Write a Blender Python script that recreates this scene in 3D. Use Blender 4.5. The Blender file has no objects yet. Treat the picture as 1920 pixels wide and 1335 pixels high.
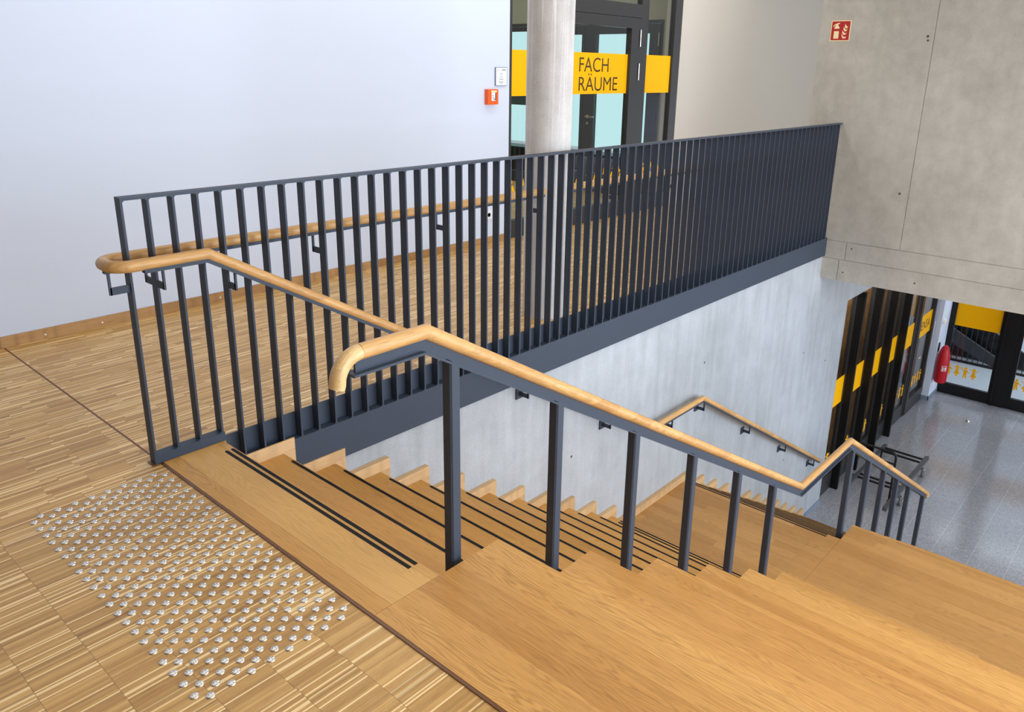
import bpy, bmesh, math, random
from mathutils import Vector, Matrix
random.seed(7)
S = bpy.context.scene
COL = S.collection

# ------------------------------------------------------------------ measures
T0, D_, R_ = .2721, .287, .16622          # slab depth, tread depth, riser height
W = -.7115                                # edge between the stair and the seating steps
YS = .719                                 # tread end at the wall side
YG0, YG1 = .7198, .7698                   # flat bar balusters
YC = .748                                 # concrete stair wall face
WL = 2.789                                # far passage wall face
XE = 7.445                                # concrete end wall
G = 1.1338                                # guardrail top
HB = .0434
FL, SK = -.1183, -.3222                   # flange / fascia bottom
F = -24 * R_                              # lower floor
LZ = -12 * R_                             # landing
XL0 = T0 + 11 * D_                        # landing starts
L = 4.6458                                # landing ends

# ------------------------------------------------------------------ materials
def lin(c):
    c = c / 255.
    return c / 12.92 if c <= .04045 else ((c + .055) / 1.055) ** 2.4
def rgb(r, g, b): return (lin(r), lin(g), lin(b), 1)

class NT:
    def __init__(s, name):
        s.m = bpy.data.materials.new(name); s.m.use_nodes = True
        s.t = s.m.node_tree; s.t.nodes.clear()
        s.out = s.n('ShaderNodeOutputMaterial')
        s.pos = s.n('ShaderNodeNewGeometry').outputs['Position']
    def n(s, k): return s.t.nodes.new(k)
    def link(s, a, b): s.t.links.new(a, b)
    def put(s, v, sock):
        if hasattr(v, 'is_output'): s.link(v, sock)
        else: sock.default_value = v
    def ma(s, op, a, b=0., c=0., clamp=False):
        n = s.n('ShaderNodeMath'); n.operation = op; n.use_clamp = clamp
        s.put(a, n.inputs[0]); s.put(b, n.inputs[1]); s.put(c, n.inputs[2])
        return n.outputs[0]
    def xyz(s, v=None):
        n = s.n('ShaderNodeSeparateXYZ'); s.link(v or s.pos, n.inputs[0]); return n.outputs
    def cmb(s, x, y, z=0.):
        n = s.n('ShaderNodeCombineXYZ'); s.put(x, n.inputs[0]); s.put(y, n.inputs[1]); s.put(z, n.inputs[2]); return n.outputs[0]
    def noise(s, v, sc=5., det=3., rough=.5, dist=0.):
        n = s.n('ShaderNodeTexNoise'); s.link(v, n.inputs['Vector'])
        n.inputs['Scale'].default_value = sc; n.inputs['Detail'].default_value = det
        n.inputs['Roughness'].default_value = rough; n.inputs['Distortion'].default_value = dist
        return n.outputs[0]
    def white(s, v):
        n = s.n('ShaderNodeTexWhiteNoise'); n.noise_dimensions = '3D'; s.link(v, n.inputs['Vector']); return n.outputs['Value']
    def ramp(s, f, pts, interp='LINEAR'):
        n = s.n('ShaderNodeValToRGB'); s.link(f, n.inputs[0]); e = n.color_ramp; e.interpolation = interp
        while len(e.elements) < len(pts): e.elements.new(.5)
        for el, (p, c) in zip(e.elements, pts):
            el.position = p; el.color = c if len(c) == 4 else (*c, 1)
        return n.outputs[0]
    def mix(s, f, a, b, blend='MIX'):
        n = s.n('ShaderNodeMix'); n.data_type = 'RGBA'; n.blend_type = blend
        s.put(f, n.inputs['Factor']); s.put(a, n.inputs['A']); s.put(b, n.inputs['B'])
        return n.outputs['Result']
    def bsdf(s, col, rough=.5, spec=.5, metal=0., bump=None, bs=.1, bd=.002, coat=0.):
        b = s.n('ShaderNodeBsdfPrincipled')
        s.put(col, b.inputs['Base Color']); s.put(rough, b.inputs['Roughness'])
        b.inputs['Specular IOR Level'].default_value = spec; b.inputs['Metallic'].default_value = metal
        b.inputs['Coat Weight'].default_value = coat
        if bump is not None:
            n = s.n('ShaderNodeBump'); n.inputs['Strength'].default_value = bs; n.inputs['Distance'].default_value = bd
            s.link(bump, n.inputs['Height']); s.link(n.outputs[0], b.inputs['Normal'])
        s.link(b.outputs[0], s.out.inputs[0]); return s.m
V3 = lambda v: (v, v, v, 1)

def plain(name, c, rough=.5, spec=.5, metal=0., var=.0):
    t = NT(name)
    if var:
        f = t.noise(t.pos, 6, 3)
        col = t.mix(f, tuple(x * (1 - var) for x in c[:3]) + (1,), tuple(min(1, x * (1 + var)) for x in c[:3]) + (1,))
    else: col = c
    return t.bsdf(col, rough, spec, metal)

def oak(name, axis='Y', light=rgb(214, 166, 100), dark=rgb(180, 128, 68), board=.095, seam=1., rough=.42, grain=1., off=0., length=0.):
    """oiled oak boards running along one axis"""
    t = NT(name); x, y, z = t.xyz()
    if axis == 'Y': a, l = t.ma('ADD', x, off), y
    elif axis == 'X': a, l = t.ma('ADD', y, off), x
    bi = t.ma('FLOOR', t.ma('DIVIDE', a, board)); zi = t.ma('MULTIPLY', t.ma('FLOOR', t.ma('MULTIPLY', z, 12.1)), 7.31)
    if length:
        r0 = t.white(t.cmb(bi, zi, 3.3))
        li = t.ma('FLOOR', t.ma('ADD', t.ma('DIVIDE', l, length), t.ma('MULTIPLY', r0, 5.)))
    else: li = t.ma('MULTIPLY', bi, 0.)
    rnd = t.white(t.cmb(bi, t.ma('ADD', zi, li), 1.7))
    # grain coordinates: shifted for every board
    sh = t.ma('MULTIPLY', rnd, 37.)
    gl = t.ma('ADD', t.ma('MULTIPLY', l, 1.), sh)
    gc = t.cmb(t.ma('ADD', t.ma('MULTIPLY', a, 1.), sh), t.ma('MULTIPLY', gl, .04), t.ma('ADD', z, sh))
    fine = t.noise(gc, 170, 4, .65)
    med = t.noise(gc, 26, 3, .5, .5)
    # growth rings: straight lines at the board edges, cathedrals in the middle
    wob = t.noise(t.cmb(t.ma('MULTIPLY', a, 1.), t.ma('MULTIPLY', gl, .13), sh), 9, 3, .45, .15)
    ph = t.ma('ADD', t.ma('MULTIPLY', a, 700.), t.ma('MULTIPLY', wob, 150.))
    rings = t.ma('MULTIPLY_ADD', t.ma('SINE', ph), .5, .5)
    rings = t.ma('POWER', rings, 2.2)
    mask = t.ramp(t.noise(t.cmb(t.ma('MULTIPLY', a, 4.), t.ma('MULTIPLY', gl, .5), sh), 2.6, 1), [(.34, V3(.25)), (.6, V3(1))])
    g = t.ma('ADD', t.ma('MULTIPLY', fine, .5), t.ma('MULTIPLY', med, .5))
    g = t.ramp(g, [(.32, V3(0)), (.66, V3(1))])
    tone = t.ma('ADD', t.ma('MULTIPLY', rnd, .6), t.ma('MULTIPLY', g, .40), clamp=True)
    mid = tuple((p + q) / 2 for p, q in zip(light, dark))
    col = t.ramp(tone, [(0, dark), (.45, mid), (.9, light)])
    rl = t.ma('MULTIPLY', t.ma('MULTIPLY', rings, mask), .44 * grain)
    col = t.mix(rl, col, tuple(v * .62 for v in dark[:3]) + (1,))
    pore = t.ramp(t.noise(t.cmb(t.ma('ADD', a, sh), t.ma('MULTIPLY', gl, .035), z), 330, 2, .5), [(.33, V3(1)), (.43, V3(0))])
    col = t.mix(t.ma('MULTIPLY', pore, .4 * grain), col, tuple(v * .5 for v in dark[:3]) + (1,))
    if seam:
        fr = t.ma('FRACT', t.ma('DIVIDE', a, board))
        e = t.ma('LESS_THAN', fr, .0013 / board * 1.2)
        col = t.mix(t.ma('MULTIPLY', e, .35 * seam), col, rgb(96, 62, 30))
    return t.bsdf(col, rough, .4, bump=fine, bs=.12, bd=.0015)

def parquet():
    t = NT('industrial_oak_parquet'); x, y, z = t.xyz()
    sw = .0088; s = t.ma('FLOOR', t.ma('DIVIDE', y, sw))
    far = t.ma('GREATER_THAN', y, .72)
    g = t.ma('FLOOR', t.ma('DIVIDE', y, t.ma('MULTIPLY_ADD', far, -.087, .131)))
    amp = t.ma('MULTIPLY_ADD', far, .155, .007)
    off = t.ma('MULTIPLY', t.white(t.cmb(g, 3.1, 1.1)), amp)
    bx = t.ma('DIVIDE', t.ma('ADD', t.ma('ADD', x, 4.65), off), .1602)
    b = t.ma('FLOOR', bx)
    r1 = t.white(t.cmb(s, b, 0.))
    # neighbouring strips come from one board now and then
    s2 = t.ma('FLOOR', t.ma('DIVIDE', t.ma('ADD', y, t.ma('MULTIPLY', t.white(t.cmb(b, 9., g)), .05)), .032))
    r2 = t.white(t.cmb(s2, b, 5.))
    sh = t.ma('MULTIPLY', r1, 21.)
    fine = t.noise(t.cmb(t.ma('MULTIPLY', x, .1), t.ma('ADD', y, sh), sh), 260, 3, .6)
    fig = t.noise(t.cmb(t.ma('MULTIPLY', x, .35), t.ma('ADD', y, 0.), b), 60, 3, .6, .5)
    v = t.ma('ADD', t.ma('MULTIPLY', r1, .34), t.ma('ADD', t.ma('MULTIPLY', r2, .22), t.ma('MULTIPLY', t.ma('ADD', fine, fig), .26)))
    col = t.ramp(v, [(.16, rgb(148, 107, 52)), (.34, rgb(178, 135, 75)), (.55, rgb(195, 152, 88)), (.78, rgb(214, 171, 104))])
    sb_ = t.ma('FLOOR', t.ma('DIVIDE', y, .0054))
    br = t.ma('GREATER_THAN', t.white(t.cmb(sb_, b, 8.)), .84)
    col = t.mix(t.ma('MULTIPLY', br, .9), col, rgb(252, 222, 164))
    dk = t.ma('LESS_THAN', t.white(t.cmb(s, b, 12.)), .08)
    col = t.mix(t.ma('MULTIPLY', dk, .4), col, rgb(122, 84, 44))
    e = t.ma('LESS_THAN', t.ma('FRACT', bx), .014)
    e2 = t.ma('MULTIPLY', t.ma('LESS_THAN', t.ma('FRACT', t.ma('DIVIDE', y, sw)), .11), t.ma('GREATER_THAN', t.white(t.cmb(s, b, 31.)), .35))
    col = t.mix(t.ma('MULTIPLY', e, t.ma('MULTIPLY_ADD', far, -.34, .48)), col, rgb(104, 70, 36))
    col = t.mix(t.ma('MULTIPLY', e2, .38), col, rgb(104, 70, 36))
    return t.bsdf(col, .36, .45, bump=fine, bs=.08, bd=.001)

def concrete(name, c1, c2, pits=True, streak=.25, rough=.62, spec=.35, lines=0.):
    t = NT(name); x, y, z = t.xyz()
    big = t.noise(t.pos, .9, 5, .6, .4)
    mid = t.noise(t.pos, 7, 4, .6)
    st = t.noise(t.cmb(t.ma('MULTIPLY', x, 3.), t.ma('MULTIPLY', y, 3.), t.ma('MULTIPLY', z, .35)), 3.5, 3, .55)
    f = t.ma('ADD', t.ma('MULTIPLY', big, .5), t.ma('ADD', t.ma('MULTIPLY', mid, .5 - streak), t.ma('MULTIPLY', st, streak)))
    col = t.ramp(f, [(.34, c1), (.64, c2)])
    if lines:
        ln = t.noise(t.cmb(t.ma('MULTIPLY', x, 9.), t.ma('MULTIPLY', y, 9.), t.ma('MULTIPLY', z, .12)), 2.6, 1, .4)
        ln = t.ramp(ln, [(.485, V3(0)), (.5, V3(1)), (.515, V3(0))])
        col = t.mix(t.ma('MULTIPLY', ln, lines), col, rgb(236, 236, 238))
    fi = t.noise(t.pos, 160, 3, .7)
    col = t.mix(.16, col, t.ramp(fi, [(.3, V3(.12)), (.7, V3(.95))]), 'OVERLAY')
    if pits:
        n = t.n('ShaderNodeTexVoronoi'); t.link(t.pos, n.inputs['Vector']); n.inputs['Scale'].default_value = 14
        p = t.ma('LESS_THAN', n.outputs['Distance'], .045)
        p = t.ma('MULTIPLY', p, t.ma('GREATER_THAN', t.noise(t.pos, 2.2, 2), .5))
        col = t.mix(t.ma('MULTIPLY', p, .55), col, rgb(70, 66, 60))
        hs = t.ma('SUBTRACT', fi, t.ma('MULTIPLY', p, 2.))
    else: hs = fi
    return t.bsdf(col, rough, spec, bump=hs, bs=.12, bd=.002)

def tiles():
    t = NT('grey_terrazzo_tiles'); x, y, z = t.xyz()
    tx = t.ma('DIVIDE', t.ma('SUBTRACT', x, 8.68 - 30), .6); ty = t.ma('DIVIDE', t.ma('SUBTRACT', y, .061 - 20 * .394), .394)
    jx = t.ma('LESS_THAN', t.ma('FRACT', tx), .008); jy = t.ma('LESS_THAN', t.ma('FRACT', ty), .013)
    r = t.white(t.cmb(t.ma('FLOOR', tx), t.ma('FLOOR', ty), 1.))
    n1 = t.noise(t.pos, 120, 2, .8); n2 = t.noise(t.pos, 48, 3, .8); n3 = t.noise(t.pos, 1.5, 2)
    v = t.ma('ADD', t.ma('MULTIPLY', n1, .55), t.ma('ADD', t.ma('MULTIPLY', n2, .35), t.ma('MULTIPLY', r, .02)))
    col = t.ramp(v, [(.28, rgb(108, 109, 116)), (.47, rgb(156, 158, 166)), (.64, rgb(212, 214, 220))])
    col = t.mix(t.ma('MULTIPLY', n3, .25), col, rgb(126, 122, 120))
    col = t.mix(t.ma('MULTIPLY', t.ma('MAXIMUM', jx, jy), .55), col, rgb(206, 206, 206))
    return t.bsdf(col, .14, .55)

def paint(name, c, rough=.8):
    t = NT(name)
    n1 = t.noise(t.pos, 55, 4, .6); n2 = t.noise(t.pos, 1.3, 2)
    col = t.mix(n2, tuple(v * .985 for v in c[:3]) + (1,), tuple(min(1, v * 1.01) for v in c[:3]) + (1,))
    return t.bsdf(col, rough, .25, bump=n1, bs=.1, bd=.0012)

def glass(name, tint, refl=1.):
    t = NT(name)
    tr = t.n('ShaderNodeBsdfTransparent'); tr.inputs[0].default_value = tint
    gl = t.n('ShaderNodeBsdfGlossy'); gl.inputs['Roughness'].default_value = .01
    fr = t.n('ShaderNodeFresnel'); fr.inputs[0].default_value = 1.5
    mx = t.n('ShaderNodeMixShader'); bk = t.n('ShaderNodeNewGeometry').outputs['Backfacing']
    t.link(t.ma('MULTIPLY', t.ma('MULTIPLY', fr.outputs[0], refl), t.ma('SUBTRACT', 1., bk), clamp=True), mx.inputs[0])
    t.link(tr.outputs[0], mx.inputs[1]); t.link(gl.outputs[0], mx.inputs[2]); t.link(mx.outputs[0], t.out.inputs[0])
    return t.m

def emis(name, c, st):
    t = NT(name); e = t.n('ShaderNodeEmission'); e.inputs[0].default_value = c; e.inputs[1].default_value = st
    t.link(e.outputs[0], t.out.inputs[0]); return t.m

M = dict(
    parquet=parquet(),
    slab=oak('light_oak_tread', light=rgb(226, 178, 106), dark=rgb(204, 154, 84), board=.17, off=.102, grain=.6),
    tread=oak('oak_tread', light=rgb(212, 160, 88), dark=rgb(182, 130, 62), board=.1435, off=.013, grain=.9),
    seat=oak('figured_oak_seat', light=rgb(218, 166, 94), dark=rgb(182, 128, 64), board=.088, grain=1.1, length=0),
    landing=oak('oak_landing', light=rgb(196, 147, 86), dark=rgb(166, 119, 64), board=.088, off=.03, length=1.9, grain=.9),
    skirt=oak('pale_oak_skirting', axis='X', light=rgb(214, 178, 132), dark=rgb(192, 154, 108), board=.3, seam=0, grain=.7),
    base=oak('brown_oak_baseboard', axis='X', light=rgb(190, 148, 98), dark=rgb(152, 110, 64), board=.3, seam=0, length=.9, grain=.8),
    rail=oak('oak_handrail', axis='X', light=rgb(222, 176, 114), dark=rgb(186, 138, 82), board=.6, seam=0, grain=.9, rough=.34),
    railend=oak('pale_oak_end', axis='X', light=rgb(240, 204, 148), dark=rgb(208, 164, 104), board=.6, seam=0, grain=1., rough=.3),
    steel=plain('anthracite_steel', rgb(57, 66, 80), .5, .3, .0, .03),
    edge=plain('dark_edge_trim', rgb(112, 74, 48), .35),
    seamw=plain('brown_joint_strip', rgb(110, 66, 40), .5),
    black=plain('black_grip_rubber', rgb(12, 12, 12), .6, .3),
    frame=plain('black_brown_frame', rgb(50, 49, 50), .4),
    backw=paint('grey_back_wall', rgb(66, 62, 58)),
    blackm=plain('black_metal', rgb(20, 20, 22), .4, .35),
    yellow=plain('yellow_film', rgb(252, 182, 0), .5, .15),
    ink=plain('dark_lettering', rgb(66, 46, 14), .5),
    stainless=plain('brushed_steel', rgb(228, 225, 220), .34, .5, 1.),
    white=plain('white_plastic', rgb(238, 238, 238), .4),
    paper=plain('white_paper', rgb(240, 242, 246), .6),
    greyink=plain('grey_print', rgb(120, 126, 138), .6),
    greytrim=plain('grey_trim', rgb(120, 132, 150), .5),
    orange=plain('orange_plastic', rgb(240, 96, 24), .35),
    red=plain('red_cover', rgb(190, 6, 30), .45, .5, 0, .1),
    signred=plain('sign_red', rgb(176, 14, 24), .4),
    cream=plain('sign_cream', rgb(240, 228, 176), .5),
    wallw=paint('white_wall_paint', rgb(209, 218, 235)),
    walls=paint('beige_wall_paint', rgb(194, 185, 174)),
    ceilp=paint('ceiling_paint', rgb(225, 224, 220)),
    conc_blue=concrete('pale_smooth_concrete', rgb(150, 155, 160), rgb(184, 190, 196), pits=False, streak=.32, rough=.34, spec=.5),
    conc=concrete('grey_concrete', rgb(160, 157, 149), rgb(190, 188, 180), streak=.15),
    conc_col=concrete('column_concrete', rgb(170, 165, 160), rgb(218, 216, 214), streak=.3, lines=.75),
    tiles=tiles(),
    outside=plain('outdoor_paving', rgb(170, 176, 184), .4, .4, 0, .08),
    rubber=plain('grey_rubber', rgb(96, 98, 98), .6),
    brownslat=oak('brown_slat_wall', axis='Y', light=rgb(170, 120, 62), dark=rgb(120, 82, 40), board=.06, seam=1),
    glass=glass('clear_glass', (.93, .96, .95, 1), .9),
    glass2=glass('grey_glass', (.8, .82, .82, 1), 1.1),
    olive=paint('olive_beige_paint', rgb(150, 148, 128)),
    green=plain('dark_green_board', rgb(38, 84, 82), .5),
    aqua=emis('daylit_aqua_glass', rgb(198, 230, 236), 1.28),
    cable=plain('grey_cable', rgb(90, 100, 104), .5),
    hole=plain('tie_hole_plug', rgb(86, 82, 76), .7),
    graypanel=plain('grey_stringer', rgb(74, 76, 80), .5),
)

# ------------------------------------------------------------------ mesh helpers
class MB:
    def __init__(s): s.bm = bmesh.new()
    def box(s, x0, x1, y0, y1, z0, z1):
        v = [s.bm.verts.new((x, y, z)) for x in (x0, x1) for y in (y0, y1) for z in (z0, z1)]
        for f in ((0, 1, 3, 2), (4, 6, 7, 5), (0, 4, 5, 1), (2, 3, 7, 6), (0, 2, 6, 4), (1, 5, 7, 3)):
            s.bm.faces.new([v[i] for i in f])
        return s
    def prism(s, pts, axis, a0, a1):
        """polygon given in the two other axes, extruded along axis"""
        def P(p, a):
            return (a, p[0], p[1]) if axis == 'x' else ((p[0], a, p[1]) if axis == 'y' else (p[0], p[1], a))
        A = [s.bm.verts.new(P(p, a0)) for p in pts]; B = [s.bm.verts.new(P(p, a1)) for p in pts]
        n = len(pts)
        s.bm.faces.new(A); s.bm.faces.new(B[::-1])
        for i in range(n): s.bm.faces.new((A[i], B[i], B[(i + 1) % n], A[(i + 1) % n]))
        return s
    def cyl(s, c, r, h, axis='z', n=24, r2=None):
        r2 = r if r2 is None else r2
        ax = {'x': 0, 'y': 1, 'z': 2}[axis]; o = [i for i in range(3) if i != ax]
        rings = []
        for rr, hh in ((r, 0), (r2, h)):
            L_ = []
            for k in range(n):
                a = 2 * math.pi * k / n; p = [0, 0, 0]; p[ax] = c[ax] + hh
                p[o[0]] = c[o[0]] + rr * math.cos(a); p[o[1]] = c[o[1]] + rr * math.sin(a)
                L_.append(s.bm.verts.new(p))
            rings.append(L_)
        s.bm.faces.new(rings[0]); s.bm.faces.new(rings[1][::-1])
        for k in range(n): s.bm.faces.new((rings[0][k], rings[1][k], rings[1][(k + 1) % n], rings[0][(k + 1) % n]))
        return s
    def lathe(s, prof, c, n=24, axis='z'):
        rings = []
        for r, h in prof:
            L_ = []
            for k in range(n):
                a = 2 * math.pi * k / n
                q = (r * math.cos(a), r * math.sin(a), h)
                if axis == 'y': q = (q[0], q[2], q[1])
                if axis == 'x': q = (q[2], q[0], q[1])
                L_.append(s.bm.verts.new((c[0] + q[0], c[1] + q[1], c[2] + q[2])))
            rings.append(L_)
        for a, b in zip(rings, rings[1:]):
            for k in range(n): s.bm.faces.new((a[k], a[(k + 1) % n], b[(k + 1) % n], b[k]))
        s.bm.faces.new(rings[0][::-1]); s.bm.faces.new(rings[-1])
        return s
    def sweep(s, pts, sec, up=Vector((0, 0, 1)), closed=False):
        """mitred sweep; sec = list of (side, up) offsets"""
        pts = [Vector(p) for p in pts]; n = len(pts); rings = []
        for i, p in enumerate(pts):
            a = (pts[i] - pts[i - 1]).normalized() if (i > 0 or closed) else None
            b = (pts[(i + 1) % n] - pts[i]).normalized() if (i < n - 1 or closed) else None
            if a is None: a = b
            if b is None: b = a
            t = (a + b).normalized(); side = t.cross(up)
            if side.length < 1e-4: side = a.cross(Vector((0, 1, 0)))
            side.normalize(); u = side.cross(t).normalized()
            k = 1 / max(.4, a.dot(t))
            # stretch in the bending plane
            bend = (b - a); ring = []
            for (sx, sy) in sec:
                o = side * sx + u * sy
                if bend.length > 1e-5:
                    bd = bend.normalized(); o = o + bd * (o.dot(bd)) * (k - 1)
                ring.append(s.bm.verts.new(p + o))
            rings.append(ring)
        m = len(sec)
        pr = list(zip(rings, rings[1:])) + ([(rings[-1], rings[0])] if closed else [])
        for A, B in pr:
            for k in range(m): s.bm.faces.new((A[k], A[(k + 1) % m], B[(k + 1) % m], B[k]))
        if not closed:
            s.bm.faces.new(rings[0][::-1]); s.bm.faces.new(rings[-1])
        return s
    def tube(s, pts, r, n=16):
        return s.sweep(pts, [(r * math.cos(2 * math.pi * k / n), r * math.sin(2 * math.pi * k / n)) for k in range(n)])
    def build(s, name, mat, parent=None, bevel=0., smooth=False, seg=2):
        if bevel:
            es = [e for e in s.bm.edges if len(e.link_faces) == 2 and e.calc_face_angle(0) > .6]
            bmesh.ops.bevel(s.bm, geom=es, offset=bevel, segments=seg, profile=.5, affect='EDGES')
        bmesh.ops.recalc_face_normals(s.bm, faces=s.bm.faces)
        me = bpy.data.meshes.new(name); s.bm.to_mesh(me); s.bm.free()
        if smooth:
            for p in me.polygons: p.use_smooth = True
            try: me.set_sharp_from_angle(angle=.7)
            except Exception: pass
        me.materials.append(M[mat] if isinstance(mat, str) else mat)
        o = bpy.data.objects.new(name, me); COL.objects.link(o)
        if parent:
            o.parent = parent; o.matrix_parent_inverse = parent.matrix_world.inverted() if False else Matrix.Translation(parent.location).inverted()
        return o

def thing(name, label, cat, loc=(0, 0, 0), group=None):
    o = bpy.data.objects.new(name, None); COL.objects.link(o); o.location = loc; o.empty_display_size = .1
    o['label'] = label; o['category'] = cat
    if group: o['group'] = group
    return o
def tag(o, label, cat, group=None):
    o['label'] = label; o['category'] = cat
    if group: o['group'] = group
    return o
def struct(o, label=None, cat=None):
    o['kind'] = 'structure'
    if label: o['label'] = label
    if cat: o['category'] = cat
    return o
def sthing(name, loc, label=None, cat=None):
    o = bpy.data.objects.new(name, None); COL.objects.link(o); o.location = loc; return struct(o, label, cat)

def text(name, s, mat, parent, right, up, origin, width, height, depth=.001, thin=0.):
    cu = bpy.data.curves.new('lettering', 'FONT'); cu.body = s; cu.size = 1; cu.extrude = 0.; cu.offset = thin
    tmp = bpy.data.objects.new('lettering', cu); COL.objects.link(tmp)
    bpy.context.view_layer.update()
    me = bpy.data.meshes.new_from_object(tmp.evaluated_get(bpy.context.evaluated_depsgraph_get()))
    COL.objects.unlink(tmp); bpy.data.objects.remove(tmp)
    xs = [v.co.x for v in me.vertices]; ys = [v.co.y for v in me.vertices]
    x0, x1, y0, y1 = min(xs), max(xs), min(ys), max(ys)
    right = Vector(right); up = Vector(up); origin = Vector(origin); nrm = right.cross(up)
    bm = bmesh.new(); bm.from_mesh(me); bpy.data.meshes.remove(me)
    fs = bm.faces[:]
    ex = bmesh.ops.extrude_face_region(bm, geom=fs)
    for v in [g for g in ex['geom'] if isinstance(g, bmesh.types.BMVert)]: v.co.z += 1
    for v in bm.verts:
        q = origin + right * ((v.co.x - x0) / (x1 - x0) * width) + up * ((v.co.y - y0) / (y1 - y0) * height) + nrm * (depth * v.co.z)
        v.co = q
    b = MB(); b.bm.free(); b.bm = bm
    return b.build(name, mat, parent)

# ================================================================== SETTING
# ---- upper floor
b = MB(); b.box(-5, -.008, -7.2, WL + .1, -.25, 0)
b.box(.0, .2844, YG0, WL + .1, -.25, 0); b.box(.2844, 13, YG1 + .008, WL + .1, -.25, 0)
b.box(-.008, 0, YG0 - .02 , WL + .1, -.25, -.003)
struct(b.build('floor', 'parquet'))
b = MB(); b.box(-.009, .0, YG0 - .02, WL, -.02, .0006)
struct(b.build('trim_1', 'seamw'))
b = MB(); b.box(-.010, .001, -7.2, YG0 - .01, -.03, .0040)
struct(b.build('trim_2', 'edge', bevel=.0012))
# ---- lower floor
b = MB(); b.box(-1, 14.05, -7.2, 3.2, F - .2, F)
struct(b.build('floor_lower', 'tiles'))

# ---- passage wall with its glazed part
b = MB(); b.box(-5, 4.40, WL, WL + .22, 0, 3.3)
struct(b.build('wall_left', 'wallw'))
b = MB(); b.box(7.456, 13, WL, WL + .22, 0, 3.3)
struct(b.build('wall_left_end', 'walls'))
b = MB(); b.box(4.40, 7.456, WL, WL + .22, 2.95, 3.3)
struct(b.build('wall_left_header', 'wallw'))
b = MB(); b.box(12.9, 13.05, .77, WL, 0, 3.3)
struct(b.build('wall_passage_end', 'walls'))
# baseboard with its screws
bb = MB().box(-5, 4.40, WL - .018, WL, 0, .066).build('baseboard_left', 'base', bevel=.002)
struct(bb)
for x in (-.25, .55, 1.35, 2.15, 2.95, 3.75, .22):
    MB().cyl((x, WL - .021, .03), .006, .004, 'y', 12).build('screw', 'stainless', bb)

# ---- concrete end wall: four cast fields with open joints between them
e = MB(); g = .003
e.box(XE, XE + .25, -.05 + g, 1.09, -.135, 3.3)
e.box(XE, XE + .25, -7.2, -.05 - g, -.135, 3.3)
e.box(XE - .004, XE + .25, .5 + g, 1.09, -.338, -.142); e.box(XE - .004, XE + .25, -7.2, .5 - g, -.338, -.142)
e.box(XE - .004, XE + .25, .56 + g, 1.09, -.578, -.342); e.box(XE - .004, XE + .25, -7.2, .56 - g, -.578, -.342)
e.box(XE + .006, XE + .24, -7.1, 1.08, -.57, 3.29)
wr = struct(e.build('wall_end', 'conc'))
for (y, z, r) in ((.010, 2.004, .012), (.004, 1.965, .010), (.038, .454, .012)):
    MB().lathe([(r, 0), (r, -.002), (r * .55, -.002), (r * .5, .004)], (XE - .0005, y, z), 20, 'x').build('tie_hole', 'hole', wr)
for (y, z) in ((.44, -.20), (.50, -.48), (-.25, -.46)):
    MB().cyl((XE - .0055, y, z), .009, .002, 'x', 14).build('tie_hole', 'hole', wr)
# ---- stair wall
e = MB(); e.box(8.53, 13.4, YC, YC + .25, -1.09, -.25); struct(e.build('wall_above_glazing', 'conc_blue'))
e = MB(); e.box(-1, 8.53, YC, YC + .25, F, FL - .002)
ws = struct(e.build('wall_stair', 'conc_blue'))
for (x, z) in ((4.85, -.90), (7.25, -1.45), (7.05, -2.75), (5.95, -2.45), (8.0, -1.75), (2.9, -1.1)):
    MB().cyl((x, YC - .001, z), .011, .002, 'y', 14).build('tie_hole', 'hole', ws)
b = MB(); b.box(8.02, 8.53, YC - .012, YC, F, F + .07)
b.box(8.53, 8.542, YC - .012, YC + .1, F, F + .07)
struct(b.build('baseboard_stair_wall', 'greytrim', bevel=.002))
# ---- seating side: closed back and far wall, ceilings
b = MB(); b.box(-5.1, -5, -7.2, WL + .22, -.25, 3.3); struct(b.build('wall_back_unseen', 'backw'))  # unseen wall, added and kept dark to block light from behind
b = MB(); b.box(-5.1, 13.1, -7.2, WL + .22, 3.3, 3.45); struct(b.build('ceiling', 'ceilp'))
b = MB(); b.box(XE + .25, 14.1, -7.2, YC + .2, -.6, -.35); struct(b.build('ceiling_lower', 'ceilp'))
b = MB(); b.box(-1.1, -1, -7.2, YC + .25, F, -.25); struct(b.build('wall_under_stair', 'conc'))

# ================================================================== STAIRCASE
st = thing('staircase', 'oak staircase with black grip strips, a landing halfway and pale skirting along the concrete wall', 'stairs', (0, 0, 0))
w_ = .064
def strip_pair(par, xn, z, two):
    for k, off in enumerate((.0055, .0335) if two else (.0055,)):
        e = MB(); x1 = xn - off; x0 = x1 - .015
        pts = [(x0, -.61), (x1, -.61), (x1, .612), (x1 - .004, .622), (x0 + .004, .622), (x0, .612)]
        e.prism(pts, 'z', z - .003, z + .0012).build('grip_strip', 'black', par)
def stair_flight(xs, z0, first_two=True, n=12):
    for k in range(1, n):
        xn, z = xs + k * D_, z0 - k * R_
        t = MB().box(xn - D_ - .002, xn, W + .002, .7112, z - .045, z).build('tread', 'tread', st, bevel=.003)
        strip_pair(t, xn, z, k == n - 1)
        MB().box(xn - D_ - .022, xn - D_ - .004, W + .002, .7112, z - .0, z + R_ - .046).build('riser', 'tread', st)
    z = z0 - n * R_
    MB().box(xs + (n - 1) * D_ - .022, xs + (n - 1) * D_ - .004, W + .002, .7112, z, z + R_ - .046).build('riser', 'tread', st)
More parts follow.
